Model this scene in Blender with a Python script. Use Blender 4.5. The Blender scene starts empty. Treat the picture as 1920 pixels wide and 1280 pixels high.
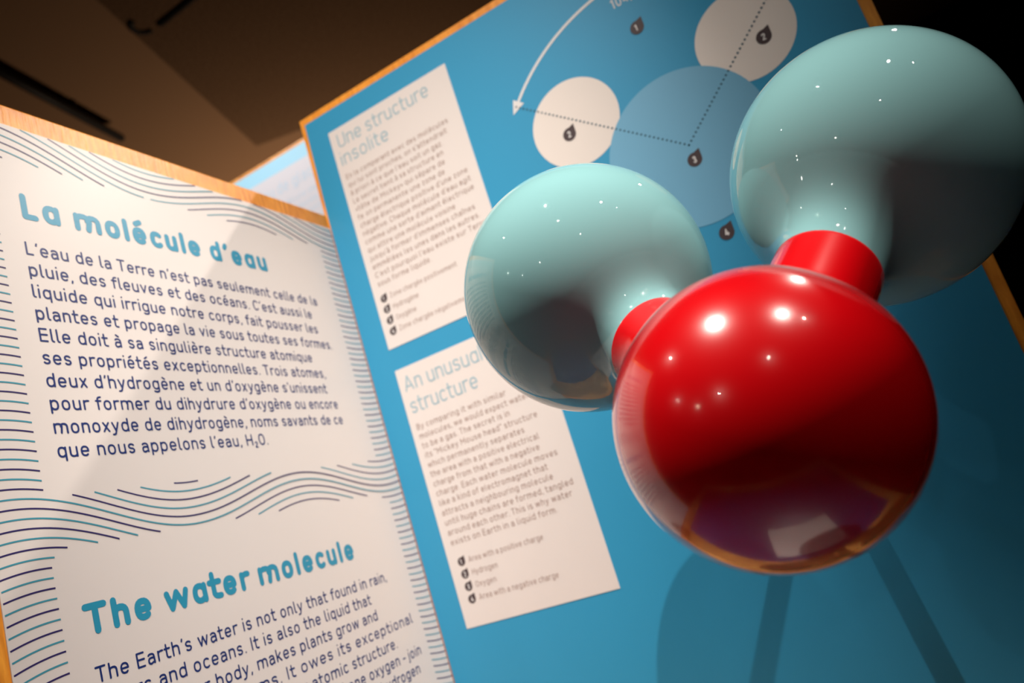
import bpy, bmesh, math, random
from mathutils import Vector, Matrix

# ------------------------------------------------------------------ camera, world, light
ZC = 1.42                      # camera height above the floor
S = 0.6                        # distance from the camera to the blue panel (layout unit)
C = bpy.context.scene.collection
scene = bpy.context.scene
pi = math.pi

cam_d = bpy.data.cameras.new('camera')
cam = bpy.data.objects.new('camera', cam_d)
C.objects.link(cam)
scene.camera = cam
right = Vector((0.85269097, 0.43017607, -0.29642312))
down = Vector((-0.36085422, 0.07470098, -0.92962573))
fwd = Vector((-0.37775965, 0.89964899, 0.2189277))
m = Matrix.Identity(4)
for i in range(3):
    m[i][0] = right[i]; m[i][1] = -down[i]; m[i][2] = -fwd[i]
m[0][3], m[1][3], m[2][3] = 0, 0, ZC
cam.matrix_world = m
cam_d.sensor_width = 36
cam_d.lens = 36 * 1452.01 / 1920
cam_d.clip_start = 0.02
cam_d.dof.use_dof = True
cam_d.dof.focus_distance = 0.385
cam_d.dof.aperture_fstop = 7.5
cam_d.dof.aperture_blades = 9

scene.view_settings.view_transform = 'Standard'
scene.view_settings.look = 'None'
scene.view_settings.exposure = 0.0
scene.view_settings.gamma = 1
scene.view_settings.use_curve_mapping = False

world = bpy.data.worlds.new('world'); scene.world = world
world.use_nodes = True
world.node_tree.nodes['Background'].inputs[0].default_value = (1.0, 0.72, 0.5, 1)
world.node_tree.nodes['Background'].inputs[1].default_value = 0.012

def spot(name, loc, target, power, size_deg, blend=1.0, radius=0.02, col=(1, 0.93, 0.86)):
    d = bpy.data.lights.new(name, 'SPOT')
    d.energy = power; d.spot_size = math.radians(size_deg); d.spot_blend = blend
    d.shadow_soft_size = radius; d.color = col
    o = bpy.data.objects.new(name, d); C.objects.link(o)
    o.location = (loc[0], loc[1], loc[2] + ZC)
    v = Vector(target) - Vector(loc)
    o.rotation_euler = v.to_track_quat('-Z', 'Y').to_euler()
    return o
WARM = (1.0, 0.9, 0.8)
# spots over the display, given relative to the camera
spot('spotlight', (0.85, 0.00, 1.50), (-0.23, 0.42, 0.12), 170, 23.5, 1.0, 0.016, WARM)
spot('spotlight', (-0.18, -0.05, 1.50), (-0.15, 0.27, 0.12), 140, 23, 1.0, 0.007, WARM)
spot('spotlight', (0.09, -0.71, 1.53), (-0.42, 0.60, 0.20), 175, 26, 1.0, 0.008, WARM)
spot('spotlight', (0.62, 1.28, 1.22), (-0.38, 0.30, 0.02), 52, 30, 1.0, 0.012, WARM)
spot('spotlight', (-1.00, 0.10, 1.50), (-0.66, 0.90, 0.52), 105, 22, 1.0, 0.02, (0.95, 0.95, 1.0))  # added fill light, only to brighten the pale board further back
# weak far lamps of the room, seen as glints in the glossy balls
for p_, w_, r_ in (((-1.15, -0.10, 1.5), 4, .012), ((1.30, 0.03, 1.5), 4, .012), ((0.88, -1.55, 1.5), 5, .014),
                   ((-1.05, -3.0, 1.5), 12, .013), ((-2.45, -1.60, 1.5), 4, .009), ((-2.55, -3.2, 1.5), 5, .011)):
    spot('spotlight', p_, (-0.05, 0.35, 0.05), w_, 40, 1.0, r_, WARM)
# added fill light, no known fixture: warm glow on the ceiling behind the display
spot('ceiling_fill', (-1.75, 2.9, 0.35), (-1.75, 2.8, 1.6), 58, 140, 1.0, 0.05, (1.0, 0.72, 0.5))

# ------------------------------------------------------------------ helpers
def mat(name, col, rough=0.5, spec=0.5, metal=0.0, coat=0.0, bump=None, coat_rough=0.03):
    m_ = bpy.data.materials.new(name); m_.use_nodes = True
    nt = m_.node_tree; b = nt.nodes['Principled BSDF']
    b.inputs['Base Color'].default_value = (*col, 1)
    b.inputs['Roughness'].default_value = rough
    b.inputs['Specular IOR Level'].default_value = spec
    b.inputs['Metallic'].default_value = metal
    b.inputs['Coat Weight'].default_value = coat
    b.inputs['Coat Roughness'].default_value = coat_rough
    if bump:
        scale, strength = bump
        tc = nt.nodes.new('ShaderNodeTexCoord')
        n = nt.nodes.new('ShaderNodeTexNoise'); n.inputs['Scale'].default_value = scale
        n.inputs['Detail'].default_value = 3
        bp = nt.nodes.new('ShaderNodeBump'); bp.inputs['Strength'].default_value = strength
        bp.inputs['Distance'].default_value = 0.001
        nt.links.new(tc.outputs['Object'], n.inputs['Vector'])
        nt.links.new(n.outputs['Fac'], bp.inputs['Height'])
        nt.links.new(bp.outputs['Normal'], b.inputs['Normal'])
    return m_

def wood_mat(name, dark, light, axis_scale, rough=0.42, bump=0.35):
    m_ = bpy.data.materials.new(name); m_.use_nodes = True
    nt = m_.node_tree; b = nt.nodes['Principled BSDF']
    tc = nt.nodes.new('ShaderNodeTexCoord')
    mp = nt.nodes.new('ShaderNodeMapping'); mp.inputs['Scale'].default_value = axis_scale
    n = nt.nodes.new('ShaderNodeTexNoise'); n.inputs['Scale'].default_value = 1.0
    n.inputs['Detail'].default_value = 6; n.inputs['Roughness'].default_value = 0.62
    n2 = nt.nodes.new('ShaderNodeTexNoise'); n2.inputs['Scale'].default_value = 26.0
    n2.inputs['Detail'].default_value = 2
    add = nt.nodes.new('ShaderNodeMath'); add.operation = 'MULTIPLY_ADD'
    add.inputs[1].default_value = 0.45; 
    cr = nt.nodes.new('ShaderNodeValToRGB')
    cr.color_ramp.elements[0].position = 0.50; cr.color_ramp.elements[0].color = (*dark, 1)
    cr.color_ramp.elements[1].position = 0.92; cr.color_ramp.elements[1].color = (*light, 1)
    bp = nt.nodes.new('ShaderNodeBump'); bp.inputs['Strength'].default_value = bump
    bp.inputs['Distance'].default_value = 0.0006
    L = nt.links.new
    L(tc.outputs['Object'], mp.inputs['Vector']); L(mp.outputs['Vector'], n.inputs['Vector'])
    L(tc.outputs['Object'], n2.inputs['Vector'])
    L(n2.outputs['Fac'], add.inputs[0]); L(n.outputs['Fac'], add.inputs[2])
    L(add.outputs[0], cr.inputs['Fac']); L(cr.outputs['Color'], b.inputs['Base Color'])
    L(n.outputs['Fac'], bp.inputs['Height']); L(bp.outputs['Normal'], b.inputs['Normal'])
    b.inputs['Roughness'].default_value = rough
    return m_

M = {}
M['wood_left'] = wood_mat('birch_edge_left', (0.60, 0.18, 0.012), (0.95, 0.38, 0.04), (30, 320, 40), 0.34, 0.6)
M['wood_blue'] = wood_mat('birch_edge', (0.66, 0.20, 0.012), (0.95, 0.38, 0.04), (140, 30, 30), 0.42, 0.25)
M['wood_desk'] = wood_mat('birch_desk', (0.45, 0.18, 0.03), (0.72, 0.34, 0.08), (12, 160, 60), 0.45, 0.3)
M['sheet'] = mat('white_print', (0.68, 0.625, 0.60), 0.36, 0.35, bump=(900, 0.02))
M['blue'] = mat('blue_print', (0.030, 0.29, 0.52), 0.42, 0.4, bump=(1500, 0.05))
M['card'] = mat('card_print', (0.71, 0.655, 0.635), 0.45, 0.4)
M['navy'] = mat('navy_ink', (0.010, 0.024, 0.14), 0.35, 0.4)
M['navy_wave'] = mat('navy_wave_ink', (0.03, 0.018, 0.11), 0.35, 0.4)
M['teal_wave'] = mat('teal_wave_ink', (0.05, 0.27, 0.36), 0.35, 0.4)
M['title'] = mat('title_ink', (0.025, 0.26, 0.41), 0.35, 0.4)
M['card_title'] = mat('card_title_ink', (0.29, 0.45, 0.53), 0.45, 0.3)
M['card_text'] = mat('card_text_ink', (0.36, 0.25, 0.22), 0.45, 0.3)
M['faint'] = mat('faint_ink', (0.55, 0.66, 0.72), 0.5, 0.2)
M['oxy'] = mat('pale_blue_print', (0.155, 0.40, 0.60), 0.42, 0.4)
M['hyd'] = mat('cream_print', (0.76, 0.69, 0.65), 0.45, 0.4)
M['marker'] = mat('dark_marker_print', (0.055, 0.035, 0.04), 0.45, 0.4)
M['white_ink'] = mat('white_ink', (0.72, 0.70, 0.70), 0.5, 0.3)
M['dot'] = mat('dotted_ink', (0.03, 0.09, 0.14), 0.5, 0.3)
M['red'] = mat('glossy_red', (0.60, 0.0008, 0.004), 0.22, 0.5, coat=1.0, coat_rough=0.012)
M['aqua'] = mat('glossy_aqua', (0.20, 0.40, 0.42), 0.5, 0.0, coat=1.0, coat_rough=0.0)
M['rod'] = mat('painted_rod', (0.05, 0.07, 0.08), 0.4)
M['light_band'] = mat('pale_blue_band', (0.36, 0.68, 0.80), 0.5)
M['ceiling'] = mat('brown_ceiling', (0.30, 0.18, 0.10), 0.9, 0.2, bump=(60, 0.3))
M['fabric'] = mat('acoustic_fabric', (0.20, 0.115, 0.06), 0.95, 0.1, bump=(700, 1.0))
nt = M['fabric'].node_tree
n_ = nt.nodes.new('ShaderNodeTexNoise'); n_.inputs['Scale'].default_value = 200; n_.inputs['Detail'].default_value = 4
r_ = nt.nodes.new('ShaderNodeValToRGB')
r_.color_ramp.elements[0].position = .35; r_.color_ramp.elements[0].color = (.10, .055, .03, 1)
r_.color_ramp.elements[1].position = .65; r_.color_ramp.elements[1].color = (.26, .16, .09, 1)
t_ = nt.nodes.new('ShaderNodeTexCoord'); nt.links.new(t_.outputs['Object'], n_.inputs['Vector'])
nt.links.new(n_.outputs['Fac'], r_.inputs['Fac']); nt.links.new(r_.outputs['Color'], nt.nodes['Principled BSDF'].inputs['Base Color'])
M['black'] = mat('black_paint', (0.004, 0.0035, 0.0035), 0.6, 0.3)
M['wall'] = mat('black_wall', (0.006, 0.005, 0.005), 0.9, 0.1)
M['floor'] = mat('dark_floor', (0.03, 0.024, 0.02), 0.6, 0.3)
M['purple'] = mat('violet_print', (0.025, 0.03, 0.14), 0.4)

def to_obj(name, bm, material, parent=None, smooth=False):
    me = bpy.data.meshes.new(name); bm.to_mesh(me); bm.free()
    me.materials.append(material)
    if smooth:
        for p in me.polygons: p.use_smooth = True
    o = bpy.data.objects.new(name, me); C.objects.link(o)
    if parent: o.parent = parent
    return o

def thing(name, label, cat, loc=(0, 0, 0), group=None):
    o = bpy.data.objects.new(name, None); C.objects.link(o)
    o.empty_display_size = 0.05
    o.location = loc; o['label'] = label; o['category'] = cat
    if group: o['group'] = group
    return o

def tag(o, label, cat, group=None):
    o['label'] = label; o['category'] = cat
    if group: o['group'] = group
    return o

def box(bm, x0, x1, y0, y1, z0, z1, bev=0.0):
    g = bmesh.ops.create_cube(bm, size=1)['verts']
    for v in g:
        v.co = Vector((x0 + (v.co.x + .5) * (x1 - x0), y0 + (v.co.y + .5) * (y1 - y0), z0 + (v.co.z + .5) * (z1 - z0)))
    if bev:
        es = {e for v in g for e in v.link_edges}
        bmesh.ops.bevel(bm, geom=list(es), offset=bev, segments=2, affect='EDGES', profile=0.6)

def tube(bm, p0, p1, r, seg=20, r1=None):
    p0, p1 = Vector(p0), Vector(p1); d = p1 - p0
    g = bmesh.ops.create_cone(bm, cap_ends=True, segments=seg, radius1=r, radius2=r if r1 is None else r1, depth=d.length)['verts']
    q = d.to_track_quat('Z', 'Y').to_matrix().to_4x4(); q.translation = (p0 + p1) / 2
    bmesh.ops.transform(bm, matrix=q, verts=g)

# ------------------------------------------------------------------ stroke lettering
# cap height 1; every glyph is a set of centre lines, drawn as flat ribbons
def arc(cx, cy, rx, ry, a0, a1, n=None, k=2.35):
    n = n or max(3, int(abs(a1 - a0) / 18))
    out = []
    for i in range(n + 1):
        a = math.radians(a0 + (a1 - a0) * i / n); c, s = math.cos(a), math.sin(a)
        out.append((cx + rx * math.copysign(abs(c) ** (2 / k), c), cy + ry * math.copysign(abs(s) ** (2 / k), s)))
    return out

def glyph(ch, w, xh=0.73, two=True):
    h = w / 2; b = h; X = xh - h; T = 1 - h
    BW = 0.50; R = (BW - w) / 2; cx = BW / 2; cy = xh / 2; ry = cy - h   # bowl
    D = -0.24 + h
    def P(adv, *st): return adv, [list(s) for s in st]
    acc = {'é': 'e', 'è': 'e', 'ê': 'e', 'à': 'a', 'â': 'a', 'î': 'i', 'ô': 'o'}
    if ch in acc:
        base = acc[ch]; adv, st = glyph('ı' if base == 'i' else base, w, xh, two)
        mx = adv / 2; y0 = xh + 0.13; y1 = xh + 0.24
        if ch == 'é': st.append([(mx - .07, y0), (mx + .07, y1)])
        elif ch in 'èà': st.append([(mx - .07, y1), (mx + .07, y0)])
        else: st.append([(mx - .1, y0), (mx, y1), (mx + .1, y0)])
        return adv, st
    if ch == 'a' and two:
        W = .47; c2 = xh * .30
        return P(W, arc(W / 2 - .01, X - .17, W / 2 - h - .005, .17, 150, 0, 7) + [(W - h, b)],
                 [(W - h, xh * .57), (.20, xh * .57)] + arc(.20, c2 + h * .2, .20 - h, xh * .57 - c2 - h * .2, 90, 270, 8)[1:] + [(.22, b), (W - h, b + .09)])
    if ch == 'a':
        return P(BW, arc(cx, cy, R, ry, 38, 320), [(BW - h, X), (BW - h, b)])
    if ch == 'b': return P(BW, [(h, T), (h, b)], arc(cx, cy, R, ry, 142, -142))
    if ch == 'c': return P(.45, arc(cx, cy, R, ry, 48, 312))
    if ch == 'd': return P(BW, arc(cx, cy, R, ry, 38, 322), [(BW - h, T), (BW - h, b)])
    if ch == 'e': return P(BW, [(h, cy), (BW - h, cy)] + arc(cx, cy, R, ry, 0, 312)[1:])
    if ch == 'f': return P(.32, arc(.32, T - .17, .19, .17, 90, 180, 4) + [(.13, b)], [(0.02, X), (.30, X)])
    if ch == 'g': return P(BW, arc(cx, cy, R, ry, 38, 322), [(BW - h, X), (BW - h, D + .14)] + arc(cx, D + .14, R, .14, 0, -140, 6))
    if ch == 'h': return P(.48, [(h, T), (h, b)], [(h, X - .2)] + arc(.24, X - .2, .24 - h, .2, 180, 0, 8) + [(.48 - h, b)])
    if ch == 'i': return P(w, [(h, X), (h, b)], [(h, .94), (h, .945)])
    if ch == 'ı': return P(w, [(h, X), (h, b)])
    if ch == 'j': return P(.14, [(.14 - h, X), (.14 - h, D + .08)] + [(.05, D), (-.02, D)], [(.14 - h, .94), (.14 - h, .945)])
    if ch == 'k': return P(.45, [(h, T), (h, b)], [(.43 - h, X), (h, .30)], [(.18, .42), (.45 - h, b)])
    if ch == 'l' and not two: return P(w, [(h, T), (h, b)])
    if ch == 'l': return P(.2, [(h, T), (h, b + .12), (h + .03, b + .03), (h + .10, b)])
    if ch == 'm': return P(.80, [(h, X), (h, b)], [(h, X - .18)] + arc(.225 + h / 2, X - .18, .225 - h / 2, .18, 180, 0, 7) + [(.45, b)][:0] + [(.40 + h * 0, b)],
                           [(.40, X - .18)] + arc(.60 - h / 2, X - .18, .20 - h / 2, .18, 180, 0, 7) + [(.80 - h, b)])
    if ch == 'n': return P(.48, [(h, X), (h, b)], [(h, X - .2)] + arc(.24, X - .2, .24 - h, .2, 180, 0, 8) + [(.48 - h, b)])
    if ch == 'o': return P(BW, arc(cx, cy, R, ry, 0, 360))
    if ch == 'p': return P(BW, [(h, X), (h, D)], arc(cx, cy, R, ry, 142, -142))
    if ch == 'q': return P(BW, arc(cx, cy, R, ry, 38, 322), [(BW - h, X), (BW - h, D)])
    if ch == 'r': return P(.33, [(h, X), (h, b)], [(h, X - .2)] + arc(.27, X - .2, .27 - h, .2, 180, 75, 5))
    if ch == 's':
        W = .43; r = W / 2 - h; q = ry / 2
        return P(W, arc(W / 2, b + q + q, r, q, 35, 90, 2)[:0] + arc(W / 2, cy + q, r, q, 30, 250, 8, 2.1) + arc(W / 2, cy - q, r, q, 70, -150, 8, 2.1))
    if ch == 't': return P(.33, [(.12, .93), (.12, b + .14)] + arc(.27, b + .14, .15, .14, 190, 270, 4) + [(.31, b)], [(0.01, X), (.31, X)])
    if ch == 'u': return P(.48, [(.48 - h, X), (.48 - h, b)], [(h, X)] + arc(.24, b + .2, .24 - h, .2, 180, 360, 8))
    if ch == 'v': return P(.46, [(h * .8, X), (.23, b), (.46 - h * .8, X)])
    if ch == 'w': return P(.70, [(h * .8, X), (.19, b), (.35, X), (.51, b), (.70 - h * .8, X)])
    if ch == 'x': return P(.44, [(h, X), (.44 - h, b)], [(.44 - h, X), (h, b)])
    if ch == 'y': return P(.46, [(h * .8, X), (.23, b + .02)], [(.46 - h * .8, X), (.18, D + .05), (.10, D), (.03, D)])
    if ch == 'z': return P(.42, [(h, X), (.42 - h, X), (h, b), (.42 - h, b)])
    if ch == 'A': return P(.62, [(h, b), (.31, T), (.62 - h, b)], [(.12, .3), (.50, .3)])
    if ch == 'B': return P(.55, [(h, b), (h, T), (.28, T)] + arc(.28, .76, .20, T - .76, 90, -90, 6)[1:] + [(h, .52)], [(.28, .52)] + arc(.30, .27 + h / 4, .25 - h, .25 - h / 2, 90, -90, 7) + [(h, b)])
    if ch in 'CG':
        s = arc(.29, .5, .29 - h, .5 - h, 42, 318)
        if ch == 'G': return P(.58, s, [(.34, .46), (.58 - h, .46), (.58 - h, .2)])
        return P(.55, s)
    if ch == 'D': return P(.58, [(h, b), (h, T), (.28, T)] + arc(.28, .5, .30 - h, .5 - h, 90, -90, 9)[1:] + [(h, b)])
    if ch == 'E': return P(.50, [(.50 - h, T), (h, T), (h, b), (.50 - h, b)], [(h, .52), (.44, .52)])
    if ch == 'H': return P(.58, [(h, b), (h, T)], [(.58 - h, b), (.58 - h, T)], [(h, .51), (.58 - h, .51)])
    if ch == 'I': return P(w, [(h, b), (h, T)])
    if ch == 'L': return P(.46, [(h, T), (h, b), (.46 - h, b)])
    if ch == 'M': return P(.72, [(h, b), (h, T), (.36, .35), (.72 - h, T), (.72 - h, b)])
    if ch == 'O': return P(.58, arc(.29, .5, .29 - h, .5 - h, 0, 360, 20))
    if ch == 'T': return P(.54, [(h * .6, T), (.54 - h * .6, T)], [(.27, T), (.27, b)])
    if ch == 'U': return P(.58, [(h, T)] + arc(.29, .27, .29 - h, .27 - h, 180, 360, 9) + [(.58 - h, T)])
    if ch == 'Z': return P(.52, [(h, T), (.52 - h, T), (h, b), (.52 - h, b)])
    if ch == '0': return P(.52, arc(.26, .5, .26 - h, .5 - h, 0, 360, 18))
    if ch == '1': return P(.3, [(.04, .80), (.26 - h, T), (.26 - h, b)])
    if ch == '2': return P(.50, arc(.25, .73, .25 - h, .27 - h, 170, -35, 8, 2) + [(h, b), (.50 - h, b)])
    if ch == '3': return P(.50, arc(.25, .74, .23 - h, .26 - h, 160, -90, 9, 2), arc(.25, .28, .25 - h, .28 - h, 90, -160, 9, 2))
    if ch == '4': return P(.52, [(.30, T), (h, .26), (.50, .26)], [(.38, .52), (.38, b)])
    if ch == '5': return P(.50, [(.46, T), (.08, T), (.06, .54)] + arc(.25, .31, .25 - h, .31 - h, 125, -150, 9, 2))
    if ch == '.': return P(w * 1.1, [(w * .55, b), (w * .55, b + .004)])
    if ch == ',': return P(w * 1.2, [(w * .6, b + .01), (w * .35, b - .13)])
    if ch == "'": return P(w * 1.2, [(w * .7, T), (w * .45, T - .14)])
    if ch == '"': return P(.2, [(.05, T), (.04, T - .14)], [(.18, T), (.17, T - .14)])
    if ch == '-': return P(.3, [(.03, .38), (.27, .38)])
    if ch == '«': return P(.34, [(.16, .55), (.04, .38), (.16, .2)], [(.32, .55), (.20, .38), (.32, .2)])
    if ch == '»': return P(.34, [(.04, .55), (.16, .38), (.04, .2)], [(.20, .55), (.32, .38), (.20, .2)])
    if ch == '°': return P(.28, arc(.14, .86, .10, .10, 0, 360, 10, 2))
    return P(.25)

class Print:
    """flat lettering in the plane given by origin o, axes ux and uz and outward normal n"""
    def __init__(self, plane):
        self.v = []; self.f = []; self.plane = plane; self.lift = 0
    def pt(self, x, z, l=0.0):
        self.v.append(self.plane(x, z, 0.00012 + l)); return len(self.v) - 1
    def disc(self, x, z, r, n=12, l=0.0, rz=None):
        rz = rz or r
        self.f.append([self.pt(x + r * math.cos(2 * pi * i / n), z + rz * math.sin(2 * pi * i / n), l) for i in range(n)])
    def poly(self, pts, l=0.0):
        self.f.append([self.pt(x, z, l) for x, z in pts])
    def ribbon(self, pts, w, caps=True, l=0.0):
        h = w / 2; n = len(pts)
        if math.dist(pts[0], pts[-1]) < 1e-9 and n > 3: pts = pts[:-1]; closed = True; n -= 1
        else: closed = False
        prev = None; first = None
        for i in range(n):
            if closed: a, c = pts[i - 1], pts[(i + 1) % n]
            else: a, c = pts[max(i - 1, 0)], pts[min(i + 1, n - 1)]
            q = pts[i]
            d1 = (q[0] - a[0], q[1] - a[1]); d2 = (c[0] - q[0], c[1] - q[1])
            l1 = math.hypot(*d1) or 1; l2 = math.hypot(*d2) or 1
            if l1 == 1 and d1 == (0, 0): d1 = d2; l1 = l2
            if d2 == (0, 0): d2 = d1; l2 = l1
            n1 = (-d1[1] / l1, d1[0] / l1); n2 = (-d2[1] / l2, d2[0] / l2)
            mx, mz = n1[0] + n2[0], n1[1] + n2[1]; ml = math.hypot(mx, mz) or 1e-6
            cosh = ml / 2
            if cosh < 0.80:      # sharp corner: break the ribbon, join with a disc
                A = (self.pt(q[0] + n1[0] * h, q[1] + n1[1] * h, l), self.pt(q[0] - n1[0] * h, q[1] - n1[1] * h, l))
                if prev: self.f.append([prev[0], prev[1], A[1], A[0]])
                self.disc(q[0], q[1], h, 10, l + 4e-6)
                l += 5e-6
                prev = (self.pt(q[0] + n2[0] * h, q[1] + n2[1] * h, l), self.pt(q[0] - n2[0] * h, q[1] - n2[1] * h, l))
                if first is None: first = A
                continue
            k = h / cosh / ml
            l += 1.2e-6
            A = (self.pt(q[0] + mx * k, q[1] + mz * k, l), self.pt(q[0] - mx * k, q[1] - mz * k, l))
            if prev: self.f.append([prev[0], prev[1], A[1], A[0]])
            if first is None: first = A
            prev = A
        if closed: self.f.append([prev[0], prev[1], first[1], first[0]])
        elif caps:
            self.disc(*pts[0], h, 10, l + 8e-6); self.disc(*pts[-1], h, 10, l + 1.2e-5)
    def text(self, s, x, z, cap, weight=0.125, width=None, track=0.135, sx=1.0, xh=0.73, space=0.27, two=True):
        """width: the whole line is spread to this width"""
        def layout():
            cur = 0; out = []; i = 0
            while i < len(s):
                ch = s[i]
                if ch == ' ': cur += space; i += 1; continue
                sub = ch == '_'
                if sub: i += 1; ch = s[i]
                adv, st = glyph(ch, weight * (1.5 if sub else 1), xh, two)
                sc = .55 if sub else 1
                out.append((cur, st, sub)); cur += adv * sc + track * (.6 if ch in ".,'-" else 1); i += 1
            return out, cur - track
        gl, tot = layout()
        if width: sx = width / (tot * cap)
        for cur, st, sub in gl:
            for j, pl in enumerate(st):
                sc = .55 if sub else 1; dz = -.2 if sub else 0
                pts = [(x + (cur + px * sc) * cap * sx, z + (pz * sc + dz) * cap) for px, pz in pl]
                self.ribbon(pts, weight * cap * (0.82 if sub else 1), True, j * 3.2e-5)
        return self
    def build(self, name, material, parent):
        me = bpy.data.meshes.new(name); me.from_pydata(self.v, [], self.f); me.update()
        me.materials.append(material)
        o = bpy.data.objects.new(name, me); C.objects.link(o); o.parent = parent
        return o

def u(v): return v * S

# ------------------------------------------------------------------ the room
def struct(name, bm, material):
    o = to_obj(name, bm, material); o['kind'] = 'structure'; return o
CEIL = ZC + 1.6
bm = bmesh.new(); box(bm, -3.2, 2.4, -4.6, 3.9, -0.06, 0); struct('floor', bm, M['floor'])
bm = bmesh.new(); box(bm, -3.2, 2.4, -4.6, 3.9, CEIL, CEIL + .06); struct('ceiling', bm, M['ceiling'])
bm = bmesh.new(); box(bm, -3.2, 2.4, 3.9, 3.96, 0, CEIL); struct('wall_back', bm, M['wall'])
bm = bmesh.new(); box(bm, -3.26, -3.2, -4.6, 3.9, 0, CEIL); struct('wall_left', bm, M['wall'])
bm = bmesh.new(); box(bm, 2.4, 2.46, -4.6, 3.9, 0, CEIL); struct('wall_right', bm, M['wall'])
bm = bmesh.new(); box(bm, -3.2, 2.4, -4.66, -4.6, 0, CEIL); struct('wall_front', bm, M['wall'])

# acoustic fabric slab fixed under the ceiling
bm = bmesh.new(); box(bm, 0, 2.2, -1.9, 0, -0.05, 0, 0.004)
slab = to_obj('ceiling_panel', bm, M['fabric'])
slab.location = (-1.60, 2.08, CEIL); slab.rotation_euler = (0, 0, math.radians(18))
tag(slab, 'dark brown speckled fabric panel under the ceiling, above the white board', 'ceiling panel')

def rail(p0, p1, label, hook):
    t = thing('lighting_rail', label, 'lighting rail', (p0[0], p0[1], CEIL))
    d = Vector((p1[0] - p0[0], p1[1] - p0[1], 0))
    z = -0.045
    bm = bmesh.new(); tube(bm, (0, 0, z), (d.x, d.y, z), 0.013, 14)
    bmesh.ops.create_uvsphere(bm, u_segments=12, v_segments=8, radius=0.013, matrix=Matrix.Translation((0, 0, z)))
    to_obj('bar', bm, M['black'], t, True)
    for k in (0.25, 0.75):
        bm = bmesh.new(); tube(bm, (d.x * k, d.y * k, 0), (d.x * k, d.y * k, z), 0.007, 10)
        to_obj('hanger', bm, M['black'], t, True)
    if hook:
        bm = bmesh.new()
        pr = None
        for i in range(9):
            a = math.radians(i * 22)
            q = Vector((-0.035 - .03 * math.sin(a), -.03 + .03 * math.cos(a), z))
            if pr is not None: tube(bm, pr, q, 0.011, 10)
            pr = q
        to_obj('hook', bm, M['black'], t, True)
    return t
rail((-1.30, 1.42), (-0.55, 1.40), 'black lighting rail with a hooked end, below the fabric panel at the top edge', True)
rail((-1.81, 1.68), (-1.66, 0.95), 'thick black lighting rail with a plain end above the white board', False)

# ------------------------------------------------------------------ white board with the two texts
LK = 0.9945
XL = -0.6703 * LK
def left_plane(y, z, l=0.0): return (u(XL) + l, u(y * LK), u(z * LK) + ZC)
DESK = -0.42                     # top of the desk below the boards (layout units)
def board_x(x0, x1, y0, y1, z0, z1, material, parent, name='board', bev=0.0008):
    bm = bmesh.new(); box(bm, x0, x1, y0, y1, z0, z1, bev)
    return to_obj(name, bm, material, parent)

white = thing('information_board', 'white board with French and English text and wavy line borders, left', 'board',)
board_x(u(XL) - .018, u(XL) - .0009, u(.384), u(1.0) - .0004, u(DESK) + ZC, u(.5655 * LK) + ZC, M['wood_left'], white)
board_x(u(XL) - .0009, u(XL), u(.4045 * LK), u(1.0047 * LK), u(-.36) + ZC, u(.5405 * LK) + ZC, M['sheet'], white, 'printed_sheet', 0.0002)

# wave lines, knocked out where the text boxes are
def wave(x, zz):
    if zz > 0.12: pk = 0.42 + (zz - .12) * .085
    else: pk = 0.42 + (.12 - zz) * .22
    vl = pk + .189                     # valley right of the first crest
    if x < vl: return .0234 * (1 - math.cos(pi * (x - vl) / .189))
    return .0165 * (1 - math.cos(pi * (x - vl) / .178))
def free(x, z):
    if not (.4048 < x < 1.0045 and -.355 < z < .5402): return False
    if .455 < x < .9615 and .1492 < z < .4985: return False
    if .475 < x < .9400 and .1467 < z < .20: return False
    if .4528 < x < .9655 and z < .0895: return False
    if .456 < x < .951 and z < .0985: return False
    return True
groups = {0: Print(left_plane), 1: Print(left_plane)}
SP = .00904
for k in range(-46, 68):
    g = groups[k % 2]; z0 = .1007 + k * SP
    run = []
    N = 320
    for i in range(N + 1):
        x = .404 + (1.006 - .404) * i / N
        z = z0 + wave(x, z0)
        if free(x, z): run.append((x, z))
        if (not free(x, z) or i == N) and run:
            if len(run) > 3:
                g.ribbon(run if len(run) < 40 else run, .00145, False, 0)
            run = []
groups[0].build('teal_wave_lines', M['teal_wave'], white)
groups[1].build('navy_wave_lines', M['navy_wave'], white)

P = Print(left_plane)
P.text("La molécule d'eau", .4790, .4320, .0295, .222, width=.8290 - .4790, track=.045, xh=.75, space=.25, two=False)
P.build('french_title', M['title'], white)
FR = [("L'eau de la Terre n'est pas seulement celle de la", .9184), ("pluie, des fleuves et des océans. C'est aussi le", .8985),
      ("liquide qui irrigue notre corps, fait pousser les", .9032), ("plantes et propage la vie sous toutes ses formes.", .9262),
      ("Elle doit à sa singulière structure atomique", .8738), ("ses propriétés exceptionnelles. Trois atomes,", .8938),
      ("deux d'hydrogène et un d'oxygène s'unissent", .8885), ("pour former du dihydrure d'oxygène ou encore", .9046),
      ("monoxyde de dihydrogène, noms savants de ce", .9068), ("que nous appelons l'eau, H_2O.", .7478)]
P = Print(left_plane)
for k, (s, x1) in enumerate(FR):
    x0 = .4775 - .0004 * k
    P.text(s, x0, .3915 - .02329 * k, .0147,  .132, width=x1 - x0, track=.115, space=.30)
P.build('french_text', M['navy'], white)
P = Print(left_plane)
P.text("The water molecule", .4712, .0185, .0280, .222, width=.8590 - .4712, track=.045, xh=.75, space=.25, two=False)
P.build('english_title', M['title'], white)
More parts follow.
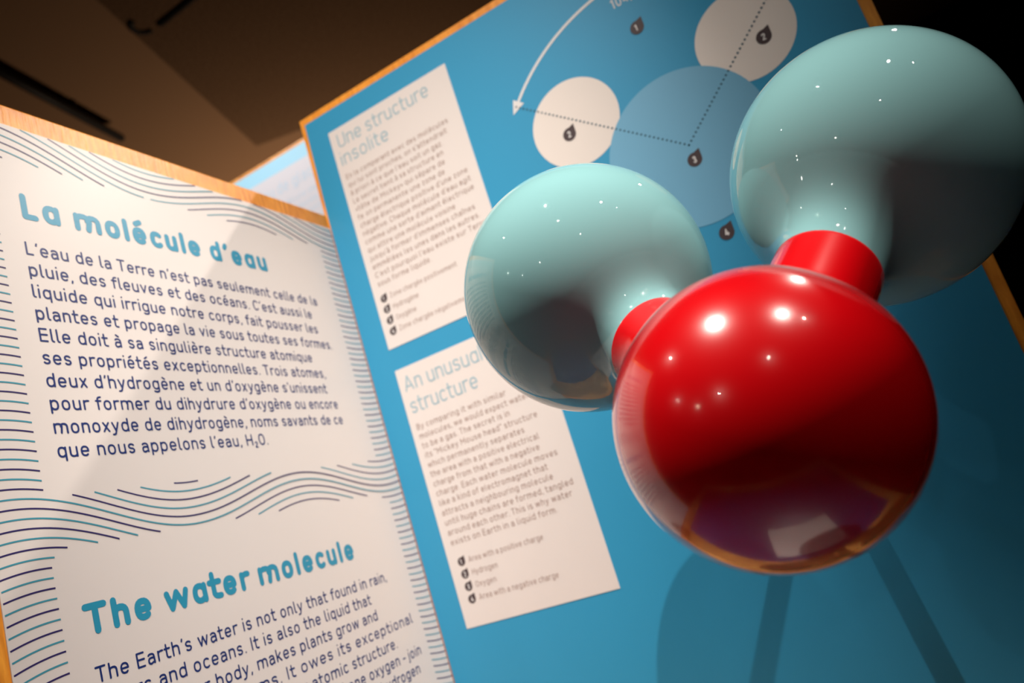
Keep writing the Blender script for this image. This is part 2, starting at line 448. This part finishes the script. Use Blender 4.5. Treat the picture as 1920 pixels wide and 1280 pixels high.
EN = [("The Earth's water is not only that found in rain,", .9118), ("rivers and oceans. It is also the liquid that", .8670),
      ("irrigates our body, makes plants grow and", .8725), ("life in all its forms. It owes its exceptional", .9460),
      ("properties to its singular atomic structure.", .8976), ("Three atoms, two hydrogen and one oxygen - join", .9467),
      ("together to form dihydrogen oxide or hydrogen", .9337), ("monoxide, scientific names for what we call", .90), ("water, H_2O.", .60)]
P = Print(left_plane)
for k, (s, x1) in enumerate(EN):
    P.text(s, .4735, -.0222 - .02165 * k, .0140,  .132, width=x1 - .4735, track=.115, space=.30)
P.build('english_text', M['navy'], white)

# ------------------------------------------------------------------ blue board with diagram and cards
def blue_plane(x, z, l=0.0): return (u(x), u(1) - l, u(z) + ZC)
blue = thing('diagram_board', 'blue board with molecule diagram and two white text cards, behind the model', 'board',)
board_x(u(-.6715), u(.1665), u(1) + .0006, u(1) + .0186, u(DESK) + ZC, u(.7426) + ZC, M['wood_blue'], blue)
bm = bmesh.new()
outline = [(-.6655, -.40), (.1520, -.40), (.1520, .7300), (-.6618, .7300), (-.6655, .55)]
fv = [bm.verts.new((u(x), u(1), u(z) + ZC)) for x, z in outline]; bv = [bm.verts.new((u(x), u(1) + .0006, u(z) + ZC)) for x, z in outline]
bm.faces.new(fv); bm.faces.new(bv[::-1])
for i in range(5): bm.faces.new((fv[i], bv[i], bv[(i + 1) % 5], fv[(i + 1) % 5]))
bmesh.ops.recalc_face_normals(bm, faces=bm.faces); to_obj('printed_sheet', bm, M['blue'], blue)

def marker_shape(P, x, z, r, l=0.0):
    # a drop: round body with a corner at the upper right
    pts = [(x + r * math.cos(math.radians(a)), z + r * math.sin(math.radians(a))) for a in range(75, 375, 15)]
    pts.append((x + r * .98, z + r * 1.0 * .9)); 
    pts = [(x + r * math.cos(math.radians(a)), z + r * math.sin(math.radians(a))) for a in range(80, 371, 15)] + [(x + r * 1.0, z + r * 1.28)]
    P.poly(pts, l)

def card(x0, x1, z0, z1, heads, lines, items, z_body, z_items):
    c = board_x(u(x0), u(x1), u(1) - .0004, u(1), u(z0) + ZC, u(z1) + ZC, M['card'], blue, 'text_card', 0.0)
    pl = lambda x, z, l=0.0: blue_plane(x, z, l + .0004)
    P = Print(pl)
    for s, xx, z, x_end in heads: P.text(s, xx, z, .0245, .095, width=x_end - xx, track=.12, two=False)
    P.build('card_heading', M['card_title'], c)
    P = Print(pl)
    for k, (s, x_end) in enumerate(lines):
        P.text(s, -.6108 + .0002 * k, z_body - k * .01478 * ZS, .0092, .115, width=x_end + .6108, track=.16)
    for k, (s, x_end) in enumerate(items):
        xi = -.5925 if z1 > .5 else -.5875
        P.text(s, xi, z_items[k] - .0038, .0085, .10, width=(x_end - xi), track=.16)
    P.build('card_text', M['card_text'], c)
    for k in range(4):
        P = Print(pl); marker_shape(P, -.6045 if z1 > .5 else -.5998, z_items[k], .0062)
        mk = P.build('number_marker', M['marker'], c)
    P = Print(pl)
    for k in range(4):
        P.text(str(k + 1), (-.6045 if z1 > .5 else -.5998) - .0017, z_items[k] - .0036, .0072, .16, l0=0) if False else \
            P.text(str(k + 1), (-.6045 if z1 > .5 else -.5998) - .0017, z_items[k] - .0036, .0072, .16)
    # digits sit on the markers
    P.v = [(a, b - .00006, d) for a, b, d in P.v]
    P.build('marker_digits', M['white_ink'], c)
    return c
ZS = 1.0
card(-.6215, -.3860, .3068, .6922,
     [("Une structure", -.608, .6575, -.4267), ("insolite", -.6115, .6258, -.5149)],
     [("En la comparant avec des molécules", -.4102), ("qui lui sont proches, on s'attendrait", -.4172), ("à priori à ce que l'eau soit un gaz.", -.4307),
      ("Le secret tient à sa structure en", -.4341), ("«tête de Mickey» qui sépare de", -.4362), ("façon permanente une zone de", -.4416),
      ("charge électrique positive d'une zone", -.4051), ("négative. Chaque molécule d'eau agit", -.4046), ("comme une sorte d'aimant électrique", -.4041),
      ("qui attire une molécule voisine", -.4429), ("jusqu'à former d'immenses chaînes", -.4127), ("emmêlées les unes dans les autres.", -.4100),
      ("C'est pourquoi l'eau existe sur Terre", -.4030), ("sous forme liquide.", -.5089)],
     [("Zone chargée positivement", -.4673), ("Hydrogène", -.5441), ("Oxygène", -.5544), ("Zone chargée négativement", -.4600)],
     .6005, [.3872, .3688, .3504, .3322])
ZS = 1.0
card(-.6215, -.3795, -.1205, .2720,
     [("An unusual", -.612, .2347, -.4720), ("structure", -.6113, .1995, -.4908)],
     [("By comparing it with similar", -.4537), ("molecules, we would expect water", -.4210), ("to be a gas. The secret is in", -.4574),
      ("its \"Mickey Mouse head\" structure", -.4175), ("which permanently separates", -.4439), ("the area with a positive electrical", -.4255),
      ("charge from that with a negative", -.4298), ("charge. Each water molecule moves", -.4070), ("like a kind of electromagnet that", -.4278),
      ("attracts a neighbouring molecule", -.4246), ("until huge chains are formed, tangled", -.3986), ("around each other. This is why water", -.4057),
      ("exists on Earth in a liquid form.", -.4345)],
     [("Area with a positive charge", -.4644), ("Hydrogen", -.545), ("Oxygen", -.553), ("Area with a negative charge", -.4588)],
     .1737, [-.0290, -.0472, -.0650, -.0828])

# diagram
P = Print(blue_plane); P.disc(-.2254, .5008, .0653, 64); P.build('hydrogen_disc', M['hyd'], blue)
P = Print(blue_plane); P.disc(.0212, .4990, .0640, 64); P.build('hydrogen_disc', M['hyd'], blue)
P = Print(blue_plane); P.disc(-.0947, .3925, .1090, 80, 0.00008); P.build('oxygen_disc', M['oxy'], blue)
P = Print(blue_plane)
a = Vector((-.0933, .395))
for q in ((-.3000, .5668), (.1035, .5650)):
    q = Vector(q); n_ = int((q - a).length / .00615)
    for i in range(n_ + 1):
        p_ = a + (q - a) * i / n_
        P.disc(p_.x, p_.y, .00155, 8, .00016)
P.build('dotted_line', M['dot'], blue)
P = Print(blue_plane)
arcp = [(-.0933 + .273 * math.cos(math.radians(t)), .3880 + .273 * math.sin(math.radians(t))) for t in range(50, 139, 2)]
P.ribbon(arcp, .0042, False)
for t, sg in ((138, 1), (50, -1)):
    ca, sa = math.cos(math.radians(t)), math.sin(math.radians(t))
    cx_, cz_ = -.0933 + .273 * ca, .3880 + .273 * sa
    tx, tz = -sa * sg, ca * sg
    P.poly([(cx_ + ca * .0095 - tx * .003, cz_ + sa * .0095 - tz * .003), (cx_ - ca * .0095 - tx * .003, cz_ - sa * .0095 - tz * .003), (cx_ + tx * .018, cz_ + tz * .018)], 3e-5)
P.build('angle_arrow', M['white_ink'], blue)
P = Print(blue_plane); P.text('104,5°', -.1215, .6260, .0150, .12, track=.16); P.build('angle_figure', M['white_ink'], blue)
for x, z, s in ((-.0998, .5835, '1'), (.0412, .4833, '2'), (-.2388, .4885, '2'), (-.0931, .3733, '3'), (-.0896, .2655, '4')):
    P = Print(blue_plane); marker_shape(P, x, z, .0098, .0002); mk = P.build('number_marker', M['marker'], blue)
    P = Print(blue_plane); w_ = .0026 if s == '1' else .0027
    P.text(s, x - w_, z - .0047, .0094, .17); P.v = [(a_, b_ - .00028, c_) for a_, b_, c_ in P.v]
    P.build('marker_digit', M['white_ink'], mk)

# ------------------------------------------------------------------ pale board further back
K = 1.5
back = thing('text_board', 'pale blue topped board seen in the gap between white and blue boards', 'board', )
board_x(u(-.93 * K), u(-.40 * K), u(K) + .0006, u(K) + .0186, u(-.30) * K + ZC, u(.7115 * K) + ZC, M['wood_blue'], back)
board_x(u(-.92 * K), u(-.41 * K), u(K), u(K) + .0006, u(-.28 * K) + ZC, u(.7045 * K) + ZC, M['light_band'], back, 'printed_sheet', 0)
board_x(u(-.905 * K), u(-.425 * K), u(K) - .0004, u(K), u(-.20 * K) + ZC, u(.6785 * K) + ZC, M['card'], back, 'text_card', 0)
back_plane = lambda x, z, l=0.0: (u(x * K), u(K) - l - .0004, u(z * K) + ZC)
P = Print(back_plane)
P.text('eau de glace', -.795, .640, .021, .10, track=.16); P.build('card_heading', M['faint'], back)
P = Print(back_plane)
for k, s in enumerate(("une molécule dans un état", "solide et liquide, entre les", "atomes qui sont unis pour", "former des cristaux de glace", "dans la structure de l'eau", "et sur toute la Terre")):
    P.text(s, -.795, .615 - .0165 * k, .0095, .11, width=.20, track=.16)
P.build('card_text', M['faint'], back)

# ------------------------------------------------------------------ desk and plinths below the boards (outside the frame, seen in the glossy balls)
desk = thing('display_desk', 'wooden desk with blue top and white label under the boards', 'desk')
zt = u(DESK) + ZC
bm = bmesh.new(); box(bm, -.46, .17, -.02, .66, zt - .03, zt - .0005, .002); to_obj('worktop', bm, M['wood_desk'], desk)
bm = bmesh.new(); box(bm, -.40, .14, .03, .40, zt - .0005, zt, 0); to_obj('printed_sheet', bm, M['purple'], desk)
bm = bmesh.new(); box(bm, -.12, .02, .22, .36, zt, zt + .0006, 0); to_obj('label', bm, M['card'], desk)
bm = bmesh.new(); box(bm, -.42, .12, .06, .62, 0, zt - .03, .002); to_obj('plinth', bm, M['black'], desk)
bm = bmesh.new(); box(bm, u(-.90 * K), u(-.43 * K), u(K) - .02, u(K) + .2, 0, u(-.30) * K + ZC, .002)
to_obj('plinth', bm, M['black'], back)

# ------------------------------------------------------------------ water molecule model
RH = 0.065
H1 = Vector((-1.70793182, 5.90015508, 1.5970274)) * RH
H2 = Vector((0.54644162, 6.16895869, 1.62698025)) * RH
OX = Vector((-0.12700886, 0.99147363, 0.02913414)) * (4.5 * RH)
RO = 0.836 * RH
up = Vector((0, 0, ZC))
mol = thing('molecule_model', 'glossy red ball joined to two pale aqua balls, standing off the blue board', 'molecule model', OX + up)

def revolve(profile, axis, origin, seg=96):
    """profile: list of (distance along the axis, radius)"""
    q = axis.to_track_quat('Z', 'Y').to_matrix()
    bm = bmesh.new(); rings = []
    for s, r in profile:
        rings.append([bm.verts.new(origin + q @ Vector((r * math.cos(2 * pi * i / seg), r * math.sin(2 * pi * i / seg), s))) for i in range(seg)])
    for a_, b_ in zip(rings, rings[1:]):
        for i in range(seg): bm.faces.new((a_[i], a_[(i + 1) % seg], b_[(i + 1) % seg], b_[i]))
    return bm

def ball(name, centre, r, material):
    bm = bmesh.new(); bmesh.ops.create_uvsphere(bm, u_segments=160, v_segments=96, radius=r)
    bmesh.ops.translate(bm, vec=centre - OX, verts=bm.verts)
    return to_obj(name, bm, material, mol, True)

def neck(name, centre, toward, R, rn, rf, s_end, material, lip=0.0):
    """tube of radius rn leaving a ball of radius R through a fillet of radius rf, up to distance s_end"""
    ax = (toward - centre).normalized()
    # fillet circle centre at radius rn+rf, tangent to the ball
    sc = math.sqrt((R + rf) ** 2 - (rn + rf) ** 2)
    th = math.atan2(rn + rf, sc)
    prof = []
    a0 = th + pi            # direction from the fillet centre back to the ball centre, in (s, r)
    # points on the fillet: angle measured from +s axis
    for i in range(15):
        a_ = (pi + th) + (1.5 * pi - (pi + th)) * i / 14
        prof.append((sc + rf * math.cos(a_), rn + rf + rf * math.sin(a_)))
    # start slightly inside the ball
    prof[0] = (prof[0][0] * .9995, prof[0][1] * .9995)
    if s_end > prof[-1][0]:
        for i in range(1, 6): prof.append((prof[-1][0] + (s_end - lip - prof[-1][0]) * i / 5, rn))
        if lip: prof += [(s_end - lip * .3, rn - lip * .25), (s_end, rn - lip)]
    bm = revolve(prof, ax, centre - OX)
    bmesh.ops.recalc_face_normals(bm, faces=bm.faces)
    return to_obj(name, bm, material, mol, True)

ball('oxygen_ball', OX, RO, M['red'])
ball('hydrogen_ball', H1, RH, M['aqua'])
ball('hydrogen_ball', H2, RH, M['aqua'])
RN = 0.345 * RH
SEAM = 1.30 * RH
def seam_point(H, drop):
    p_ = OX + (H - OX).normalized() * (SEAM if H is H2 else SEAM * .965)
    return p_ + Vector((0, 0, -drop))
for H, drop in ((H2, 0.0), (H1, 0.0040)):
    q_ = seam_point(H, drop)
    neck('red_neck', OX, q_, RO, RN, .13 * RH, (q_ - OX).length, M['red'], .012 * RH)
    d_ = (q_ - H).length + .0008; rn = RN * .965
    th = math.radians(40 if H is H2 else 36); co, si = math.cos(th), math.sin(th)
    p0 = Vector((RH * co, RH * si)); p3 = Vector((d_, rn)); L_ = (p3 - p0).length
    p1 = p0 + Vector((si, -co)) * L_ * .40; p2 = p3 - Vector((1, 0)) * L_ * .42
    prof = [p0 * (1 - t) ** 3 + p1 * 3 * t * (1 - t) ** 2 + p2 * 3 * t * t * (1 - t) + p3 * t ** 3 for t in [i / 24 for i in range(25)]]
    prof[0] = prof[0] * .9995
    bm = revolve([(p_.x, p_.y) for p_ in prof], q_ - H, H - OX)
    bmesh.ops.recalc_face_normals(bm, faces=bm.faces)
    to_obj('aqua_neck', bm, M['aqua'], mol, True)
ROD = Vector((-.047, u(1) - .0030, OX.z)) - OX
bm = bmesh.new(); tube(bm, ROD * .1, ROD, 0.0075, 32)
to_obj('support_rod', bm, M['rod'], mol, True)
bm = bmesh.new(); tube(bm, (ROD.x, u(1) - .006 - OX.y, ROD.z), (ROD.x, u(1) - .0003 - OX.y, ROD.z), 0.016, 40)
to_obj('rod_flange', bm, M['rod'], mol, True)
